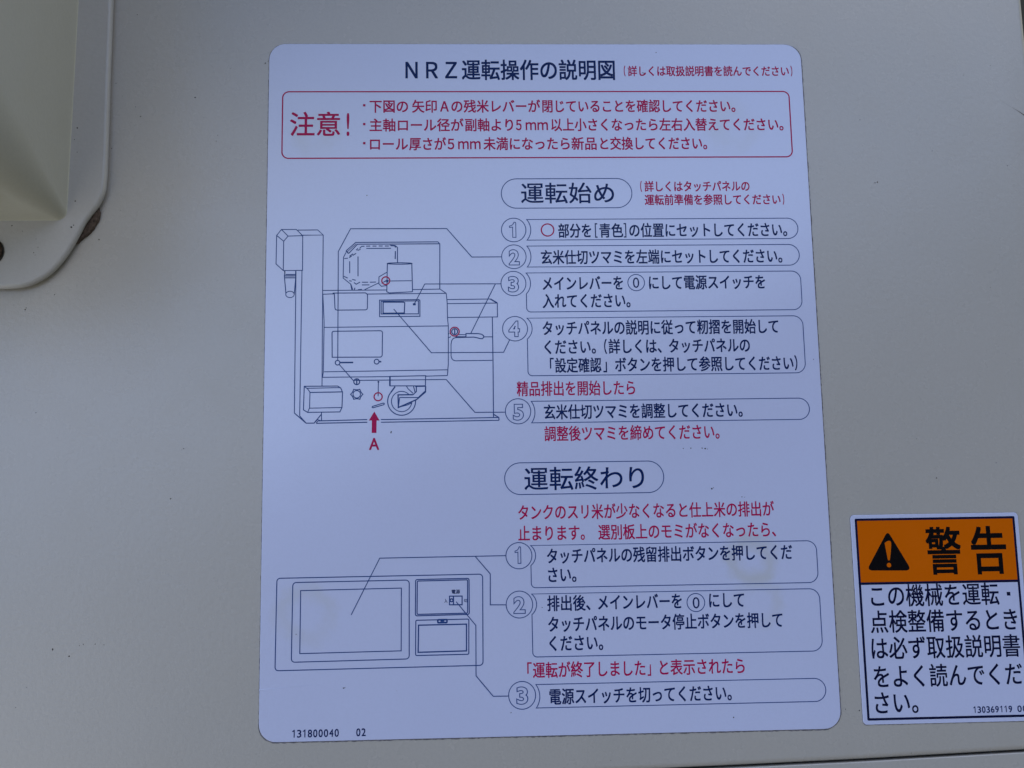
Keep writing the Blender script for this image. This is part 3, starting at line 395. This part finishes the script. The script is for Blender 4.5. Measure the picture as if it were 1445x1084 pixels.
# ================================================================== the machine's front
def rolled_sheet(name, u0, u1, edge_top, edge_bot, roll_top, roll_bot, roll_right, mat, label, R=2.2):
    """one folded steel sheet; edge_* give v at any u; folded back at the chosen edges"""
    NU = 60
    prof = [(R - R * math.sin(a), -(R - R * math.cos(a))) for a in [math.pi / 2 * i / 8 for i in range(9)]]  # (inset, depth) face->back
    rows = []
    us = [u0 + (u1 - R - u0) * i / NU for i in range(NU + 1)]
    cols = [(u, 0.0) for u in us] + ([(u1 - i, d) for i, d in prof[1:]] + [(u1, -16.0)] if roll_right else [(u1, 0)])
    def vrow(u, k):
        t, b = edge_top(u), edge_bot(u); return t, b
    tl = ([(None, -14)] if roll_top else []) + ([(i, d) for i, d in reversed(prof)] if roll_top else [(0, 0)])
    bl = ([(i, d) for i, d in prof] + [(0, -14)] if roll_bot else [(0, 0)])
    NV = 40; vs = []; nrow = 0
    spec = [('t', (0 if i is None else i), d) for i, d in tl] + [('m', k / NV, 0) for k in range(1, NV)] + [('b', i, d) for i, d in bl]
    for kind, a, d in spec:
        for u, ud in cols:
            t, b = edge_top(u), edge_bot(u)
            if kind == 't': v = t - a
            elif kind == 'b': v = b + a
            else: v = (t - 4) + ((b + 4) - (t - 4)) * a
            vs.append(W(u, v, min(d, ud)))
    n = len(cols); fs = []
    for r in range(len(spec) - 1):
        for c in range(n - 1):
            i = r * n + c; fs.append((i, i + n, i + n + 1, i + 1))
    o = mesh(name, vs, fs, mat, None, True)
    return tag(o, label, None, 'structure')
(su0, sv0), (su1, sv1), (su2, sv2) = SEAM
def seam(u):                                               # the joint under the stickers runs slightly uphill
    if u < su1: return sv1 + (u - su1) * (sv1 - sv0) / (su1 - su0)
    return sv1 + (u - su1) * (sv2 - sv1) / (su2 - su1)
EDGE = CORNER[1][0] + .3                                   # right-hand folded edge of the machine's front
rolled_sheet('machine_panel', -420, EDGE, lambda u: 420.0, lambda u: seam(u) + .35, False, True, True, m_panel,
             'upright cream painted steel panel carrying both stickers')
rolled_sheet('machine_panel', -420, EDGE, lambda u: seam(u) - .35, lambda u: -420.0, True, False, True, m_panel,
             'cream painted steel panel below the dark seam under the stickers', .5)
b = Shape()
b.add([W(u, v, z) for z in (-17, -40) for u, v in ((-415, -415), (EDGE + 25, -415), (EDGE + 25, 415), (-415, 415))],
      [(0, 1, 2, 3), (7, 6, 5, 4), (0, 4, 5, 1), (1, 5, 6, 2), (2, 6, 7, 3), (3, 7, 4, 0)])
tag(b.build('machine_frame', m_dark), 'dark olive steel frame seen past the right edge of the panel', None, 'structure')

# ================================================================== hood on its screwed flange, upper left
def ring_solid(rings, mat, name, parent, cap_first=False, cap_last=True, smooth=True):
    n = len(rings[0]); vs = [p for r in rings for p in r]; fs = []
    for k in range(len(rings) - 1):
        for i in range(n):
            j = (i + 1) % n; fs.append((k * n + i, k * n + j, (k + 1) * n + j, (k + 1) * n + i))
    if cap_last: fs.append(tuple((len(rings) - 1) * n + i for i in range(n)))
    if cap_first: fs.append(tuple(reversed(range(n))))
    return mesh(name, vs, fs, mat, parent, smooth)
def inset(pts, d):
    out = []
    n = len(pts)
    for i in range(n):
        a = Vector(pts[i - 1]); p = Vector(pts[i]); c = Vector(pts[(i + 1) % n])
        d1 = (p - a).normalized(); d2 = (c - p).normalized()
        n1 = Vector((-d1.y, d1.x)); n2 = Vector((-d2.y, d2.x)); m = n1 + n2
        if m.length < .2: m = n1
        m.normalize(); k = min(1 / max(m.dot(n1), .4), 1.8)
        out.append(p + m * d * k)
    return out
def smooth_curve(pts, sub=4):
    out = []
    for i in range(len(pts) - 1):
        p0 = Vector(pts[max(i - 1, 0)]); p1 = Vector(pts[i]); p2 = Vector(pts[i + 1]); p3 = Vector(pts[min(i + 2, len(pts) - 1)])
        for k in range(sub):
            t = k / sub
            out.append(.5 * ((2 * p1) + (p2 - p0) * t + (2 * p0 - 5 * p1 + 4 * p2 - p3) * t * t + (3 * p1 - p0 - 3 * p2 + p3) * t ** 3))
    out.append(Vector(pts[-1])); return out
cover = tag(empty('duct_cover', W(-190, 110, 0)), 'cream duct hood with a rounded screwed flange and dirty foam gasket', 'duct cover')
fl = smooth_curve(FLANGE)
d0 = (fl[0] - fl[3]).normalized()
edge = [fl[0] + d0 * 120] + fl + [Vector((-330, fl[-1].y + .5)), Vector((-330, fl[0].y + 120))]
edge = list(reversed(edge))                                # counter-clockwise so that inset() moves inwards
if sum(edge[i - 1].x * edge[i].y - edge[i].x * edge[i - 1].y for i in range(len(edge))) < 0: edge.reverse()
rings = []
prof = [(9, 1.6), (.5, 1.6), (.12, 1.75), (0, 2.1)] + [(1.6 - 1.6 * math.cos(a), 2.3 + 1.6 * math.sin(a)) for a in [math.pi / 2 * i / 7 for i in range(8)]]
for d, z in prof: rings.append([W(p.x, p.y, z) for p in inset(edge, d)])
FT = prof[-1][1]
flange = ring_solid(rings, m_cover, 'flange', cover)
for p in flange.data.polygons:
    if len(p.vertices) > 4: p.use_smooth = False
# hood: steep walls, sharp at the foot and rounder further out
hr = [Vector(p) for p in HOOD]
r0, r1 = hr[0], hr[4]; b1 = hr[-1]; b0 = hr[8]
def line_x(y): return r1.x + (y - r1.y) * (r0.x - r1.x) / (r0.y - r1.y)
bot = b1.y + .2
def hood_ring(h, grow=0.0):
    d = .06 * min(h, 90) - grow; r = 3.6 + .36 * min(h, 130) + grow
    yb = bot + d; pts = []
    xr = lambda y: line_x(y) - d
    top = r0.y + 130
    pts.append((xr(top), top))
    for k in range(1, 13):
        y = top + (yb + r - top) * k / 12; pts.append((xr(y), y))
    cx = xr(yb + r) - r; cy = yb + r
    for k in range(1, 16):
        a = -math.pi / 2 * k / 16; pts.append((cx + r * math.cos(a), cy + r * math.sin(a)))
    for k in range(13): pts.append((cx + (-320 - cx) * k / 12, yb))
    pts.append((-320, top))
    return [W(x, y, FT + h) for x, y in pts]
hrings = [[p + Vector((0, .0003, 0)) for p in hood_ring(0, .45)], hood_ring(.15, .2), hood_ring(.35, .06), hood_ring(.7, 0)] + [hood_ring(h) for h in (4, 8, 13, 20, 28, 38, 50, 64, 80, 100, 130, 170, 220)]
hood = ring_solid(hrings, m_hood, 'hood', cover)
# foam gasket squeezed out from under the flange
g = [Vector(p) for p in GASKET]; g = smooth_curve(g + [g[0]], 3)[:-1]
if sum(g[i - 1].x * g[i].y - g[i].x * g[i - 1].y for i in range(len(g))) < 0: g.reverse()
rnd = random.Random(4)
g = [p + Vector((rnd.uniform(-.12, .12), rnd.uniform(-.12, .12))) for p in g]
gr = [[W(p.x, p.y, z) for p in inset(g, d)] for d, z in ((0, .05), (-.05, .6), (.1, 1.1), (.5, 1.55))]
ring_solid(gr, m_gasket, 'gasket', cover)
# the screw at the left edge of the view: domed rusty head with a dark rim
bu, bv = BOLT[0]; br = BOLT[1][0] - bu
vs = []; fs = []; N = 40
bprof = [(.90, FT + .2), (.90, FT + .7), (.84, FT + .95), (.60, FT + 1.5), (.32, FT + 1.8), (.10, FT + 1.85)]
for r, z in bprof:
    for i in range(N): vs.append(W(bu + br * r * math.cos(2 * math.pi * i / N), bv + br * r * math.sin(2 * math.pi * i / N), z))
for k in range(len(bprof) - 1):
    for i in range(N): fs.append((k * N + i, k * N + (i + 1) % N, (k + 1) * N + (i + 1) % N, (k + 1) * N + i))
fs.append(tuple((len(bprof) - 1) * N + i for i in range(N)))
screw = mesh('screw', vs, fs, m_rust, cover, True)
vs = []; fs = []; wp = [(1.0, FT - .05), (1.0, FT + .3), (.97, FT + .38), (.92, FT + .38), (.88, FT + .1)]
for r, z in wp:
    for i in range(N): vs.append(W(bu + br * r * math.cos(2 * math.pi * i / N), bv + br * r * math.sin(2 * math.pi * i / N), z))
for k in range(len(wp) - 1):
    for i in range(N): fs.append((k * N + i, k * N + (i + 1) % N, (k + 1) * N + (i + 1) % N, (k + 1) * N + i))
mesh('washer', vs, fs, m_dirt, screw, True)

# ================================================================== stickers
def rounded(u0, u1, v0, v1, r, n=8):
    """outline, v0 the top, v1 the bottom; r one radius or four (TL, TR, BR, BL)"""
    rs = r if isinstance(r, (tuple, list)) else (r,) * 4; o = []
    for (cx, cy, a0, q) in ((u0, v0, 180, rs[0]), (u1, v0, 90, rs[1]), (u1, v1, 0, rs[2]), (u0, v1, -90, rs[3])):
        sx = 1 if cx == u0 else -1; sy = -1 if cy == v0 else 1
        for k in range(n + 1):
            a = math.radians(a0 - 90 * k / n); o.append((cx + sx * q + q * math.cos(a), cy + sy * q + q * math.sin(a)))
    return o
def label_sheet(outline, z0, z1, mat, name, parent, wob=0.0):
    e = [Vector(p) for p in outline]
    if sum(e[i - 1].x * e[i].y - e[i].x * e[i - 1].y for i in range(len(e))) < 0: e.reverse()
    r = [[W(p.x, p.y, z) for p in inset(e, d)] for d, z in ((0, z0), (0, z1 - .1), (.04, z1 - .03), (.12, z1))]
    o = ring_solid(r, mat, name, parent)
    for p in o.data.polygons:
        if len(p.vertices) > 4: p.use_smooth = False
    return o
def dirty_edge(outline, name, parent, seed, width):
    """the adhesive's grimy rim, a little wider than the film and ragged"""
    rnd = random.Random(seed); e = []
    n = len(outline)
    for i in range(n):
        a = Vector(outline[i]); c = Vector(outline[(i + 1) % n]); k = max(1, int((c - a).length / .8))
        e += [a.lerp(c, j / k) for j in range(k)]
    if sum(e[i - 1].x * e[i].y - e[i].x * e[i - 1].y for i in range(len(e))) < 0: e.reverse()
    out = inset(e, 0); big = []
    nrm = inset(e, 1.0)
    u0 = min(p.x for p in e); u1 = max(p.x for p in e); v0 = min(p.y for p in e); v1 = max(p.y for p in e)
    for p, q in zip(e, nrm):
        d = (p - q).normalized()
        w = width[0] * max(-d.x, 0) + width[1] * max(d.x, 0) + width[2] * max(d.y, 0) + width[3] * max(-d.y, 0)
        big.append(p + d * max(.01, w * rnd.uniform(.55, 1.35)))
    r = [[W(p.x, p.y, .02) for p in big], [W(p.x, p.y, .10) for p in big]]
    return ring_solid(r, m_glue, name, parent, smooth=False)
Z = .35                                                    # the film's face
ZI = Z + .03                                               # print on it
HW, HH = 105.0, CAM[3] / 2
st = tag(empty('instruction_sticker', W(0, 0, 0)), 'large white instruction sticker with red caution box, numbered steps and machine drawing', 'sticker')
outline = rounded(-HW, HW, HH, -HH, (6.4, 6.8, 6.2, 6.2))
label_sheet(outline, .1, Z, m_film, 'sheet', st)
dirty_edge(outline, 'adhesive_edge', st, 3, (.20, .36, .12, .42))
TH = .31                                                   # thin printed line
def printed(name, key, mat, parent, z=ZI, weight=.015):
    s = Shape(); write(s, TXT[key], z, weight); return s.build(name, mat, parent)
def outlined(name, pts, w, mat, parent, z=ZI):
    s = Shape(); s.ribbon(pts, w, z, True); return s.build(name, mat, parent)
def circle(u, v, r, n=56): return [(u + r * math.cos(2 * math.pi * i / n), v + r * math.sin(2 * math.pi * i / n)) for i in range(n)]

printed('title', 'title', m_navy, st)
tag(printed('title_note', 'title_note', m_red, st, weight=.016), 'small red note in brackets after the title')
q = FR['caution']
box = outlined('caution_box', rounded(q[0], q[1], q[2], q[3], 2.5), .50, m_red, st)
s = Shape(); write(s, TXT['cau_head'], ZI, .010); write(s, TXT['cau_head2'], ZI, .010); s.build('caution_heading', m_red, box)
s = Shape(); write(s, TXT['cau'], ZI, .016)
for k in ('bul0', 'bul1', 'bul2'):
    u, v, r = RING[k]; s.poly([(u - r, v - r), (u + r, v - r), (u + r, v + r), (u - r, v + r)], ZI)
s.build('caution_text', m_red, box)
for f, t in (('pill1', 'head1'), ('pill2', 'head2')):
    q = FR[f]; o = outlined('section_heading', rounded(q[0], q[1], q[2], q[3], (q[2] - q[3]) / 2 - .01, 16), TH, m_line, st)
    printed('lettering', t, m_navy, o, weight=.009)
tag(printed('section_note', 'note1', m_red, st, weight=.017), 'two lines of small red text in brackets beside the first heading')

def step_frame(q):
    """balloon whose left end is scooped out round the number badge"""
    u0, u1, vt, vb, bu, bv, br, arc, rr = q
    pts = []
    half = (vt - vb) / 2
    if rr == 0:                                            # pill-ended, one line of text
        r = half - .01
        pts += [(u1 - r + r * math.cos(math.radians(90 - 180 * k / 24)), (vt + vb) / 2 + r * math.sin(math.radians(90 - 180 * k / 24))) for k in range(25)]
        low = vb; pts.append((u0, vb))
    else:
        r = rr
        pts += [(u1 - r + r * math.cos(math.radians(90 - 90 * k / 10)), vt - r + r * math.sin(math.radians(90 - 90 * k / 10))) for k in range(11)]
        pts += [(u1 - r + r * math.cos(math.radians(-90 * k / 10)), vb + r + r * math.sin(math.radians(-90 * k / 10))) for k in range(11)]
        c = 1.6
        pts += [(u0 + c - c * math.sin(math.radians(90 * k / 6)), vb + c - c * math.cos(math.radians(90 * k / 6))) for k in range(7)]
        low = 2 * bv - vt
        pts.append((u0, low))
    # the scoop: circular arc through (u0, low), (bu + arc, bv), (u0, vt)
    x = bu + arc; h = (vt - low) / 2; sag = x - u0; R = (h * h + sag * sag) / (2 * sag); cx = x - R; cy = (vt + low) / 2
    a = math.asin(min(1, h / R))
    pts += [(cx + R * math.cos(t), cy + R * math.sin(t)) for t in [-a + 2 * a * k / 16 for k in range(1, 16)]]
    pts.append((u0, vt))
    return pts
STEP_LABEL = {}
for key in ('s1', 's2', 's3', 's4', 's5', 'e1', 'e2', 'e3'):
    q = FR[key]
    o = outlined('step_box', step_frame(q), TH, m_line, st)
    outlined('number_badge', circle(q[4], q[5], q[6]), TH, m_line, o)
    s = Shape()
    for base, em, segs in TXT['dig_' + key]:
        for txt, u0, u1 in segs:
            if txt == '1':                                 # flagged numeral without a foot
                h = .73 * em; w = u1 - u0
                s.ribbon([(u0 + w * a, base + h * c) for a, c in ((.50, 0), (.98, 0), (.98, .93), (.93, 1), (.72, 1), (.62, .90), (.40, .80), (.02, .75), (.02, .66), (.50,   .68))], .28, ZI + .01, True)
                continue
            vs, fs = glyphs(txt, .035, .019)
            a = min(v[0] for v in vs); e = max(v[0] for v in vs); k = (u1 - u0) / (e - a)
            s.add([W(u0 + (v[0] - a) * k, base + v[1] * em * .965, ZI + .01 + v[2]) for v in vs], fs)
    s.build('hollow_number', m_line, o)
    printed('lettering', key, m_navy, o)
    if key == 's1':
        u, v, r = RING['s1o']; outlined('red_ring', circle(u, v, r), .50, m_red, o)
    if key + 'z' in TXT:
        u, v, r = RING[key + 'z']; outlined('zero_ring', circle(u, v, r), TH, m_line, o); printed('zero', key + 'z', m_navy, o, weight=0)
for key in ('r1', 'r2', 'r3', 'r4'): printed('red_text', key, m_red, st, weight=.012)

def drawing(name, lines, fills, parent, w=.32):
    s = Shape()
    for i, (k, closed, pts) in enumerate(lines): s.ribbon(pts, w * k, ZI + (i % 5) * .003, bool(closed))
    for i, f in enumerate(fills): s.poly(f, ZI + .016 + i * .002)
    return s.build(name, m_line, parent)
md = drawing('machine_drawing', MACH, FILL['mach'], st)
for k in ('m1', 'm2', 'm3'):
    u, v, r = RING[k]; outlined('red_ring', circle(u, v, r, 40), .46, m_red, md, ZI + .03)
s = Shape(); s.poly(FILL['arrow'][0], ZI); s.build('red_arrow', m_red, md)
printed('arrow_letter', 'A', m_red, md, weight=.015)
dd = drawing('display_drawing', DISP, FILL['disp'], st, .31)
printed('lettering', 'lab', m_navy, dd, weight=.02)
for group in ((0,), (1, 2), (3,), (4,), (5, 6), (7,)): drawing('leader_line', [LEAD[i] for i in group], [], st).location.y -= .00003
s = Shape(); write_number(s, TXT['serial'], ZI, .36, .014); s.build('serial_number', m_navy, st)
s = Shape()
for i in range(len(CREASE) - 1):
    a, c = Vector(CREASE[i]), Vector(CREASE[i + 1]); w = .26 if i == 0 else .14
    s.add([W(a.x, a.y + w, Z - .01), W(a.x, a.y, Z + .06), W(a.x, a.y - w, Z - .01), W(c.x, c.y + w * .6, Z - .01), W(c.x, c.y, Z + .05), W(c.x, c.y - w * .6, Z - .01)],
          [(0, 1, 4, 3), (1, 2, 5, 4)])
s.build('crease', m_film, st)

# ---- warning sticker
wu, wv = (WF['sheet'][0] + WF['sheet'][1]) / 2, (WF['sheet'][2] + WF['sheet'][3]) / 2
ws = tag(empty('warning_sticker', W(wu, wv, 0)), 'small warning sticker with orange header, black triangle and navy border', 'sticker')
q = WF['sheet']; outline = rounded(*q, 1.5)
label_sheet(outline, .1, Z, m_film2, 'sheet', ws)
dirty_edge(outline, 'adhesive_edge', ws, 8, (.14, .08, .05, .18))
q = WF['outer']; BW = .86; ZW = Z + .03
s = Shape()
s.ribbon(rounded(q[0] + BW / 2, q[1] - BW / 2, q[2] - BW / 2, q[3] + BW / 2, .12, 3), BW, ZW, True)
s.ribbon([(q[0] + BW, WF['bar']), (q[1] - BW, WF['bar'])], .92, ZW + .004)
s.build('border', m_navy2, ws)
s = Shape(); s.poly([(q[0] + BW * .7, WF['bar'] + .3), (q[1] - BW * .7, WF['bar'] + .3), (q[1] - BW * .7, q[2] - BW * .7), (q[0] + BW * .7, q[2] - BW * .7)], ZW - .015)
hd = s.build('orange_header', m_orange, ws)
tri = [Vector(p) for p in WF['tri']]; tp = []
for i in range(3):
    a, p, c = tri[i - 1], tri[i], tri[(i + 1) % 3]; r = 1.5 if i else 1.2
    d1 = (a - p).normalized(); d2 = (c - p).normalized()
    for k in range(7):
        t = k / 6; tp.append((p + d1 * r * 1.6 * (1 - t)).lerp(p + d2 * r * 1.6 * t, t))
s = Shape(); s.poly(tp, ZW); tr = s.build('warning_triangle', m_black, hd)
s = Shape(); ex = smooth_curve([Vector(p) for p in WF['ex']] + [Vector(WF['ex'][0])], 4)[:-1]
s.poly(ex, ZW + .02); u, v, r = WF['dot']; s.disc(u, v, r, ZW + .02, 20); s.build('exclamation_mark', m_orange, hd)
printed('heading', 'wh', m_black, hd, ZW, .014)
s = Shape(); write(s, TXT['wb'], ZW, .010); u, v, r = WF['mid']; s.poly([(u - r, v - r), (u + r, v - r), (u + r, v + r), (u - r, v + r)], ZW)
s.build('lettering', m_navy2, ws)
s = Shape(); write_number(s, TXT['ws'], ZW, .33, .016); s.build('serial_number', m_navy, ws)

# ================================================================== grime
rnd = random.Random(11); s = Shape()
ZK = {'p': .05, 's': Z + .06, 'f': FT + .05}
for u, v, r, k in SPECK:
    rr = r * .27; el = rnd.uniform(.6, 1.0); a0 = rnd.uniform(0, 3.14)
    pts = []
    for i in range(9):
        a = 2 * math.pi * i / 9; q = rr * rnd.uniform(.7, 1.2); x, y = q * math.cos(a), q * el * math.sin(a)
        pts.append((u + x * math.cos(a0) - y * math.sin(a0), v + x * math.sin(a0) + y * math.cos(a0)))
    n = len(pts)
    s.add([W(x, y, ZK[k] - .04) for x, y in pts] + [W(u + (x - u) * .5, v + (y - v) * .5, ZK[k] + .07) for x, y in pts],
          [(i, (i + 1) % n, n + (i + 1) % n, n + i) for i in range(n)] + [tuple(range(n, 2 * n))])
tag(s.build('dirt_specks', m_dirt), 'tiny dark specks of dirt scattered over the panel and stickers', None, 'stuff')
s = Shape(); c = smooth_curve(CRACK, 4)
for i in range(len(c) - 1):
    w0 = .01 + .4 * (i / len(c)) ** 3; w1 = .01 + .4 * ((i + 1) / len(c)) ** 3
    s.poly([(c[i].x, c[i].y - w0), (c[i + 1].x, c[i + 1].y - w1), (c[i + 1].x, c[i + 1].y + w1), (c[i].x, c[i].y + w0)], .03)
tag(s.build('scratch', m_gasket), 'short brown scratch running in from the right edge of the panel', 'scratch')
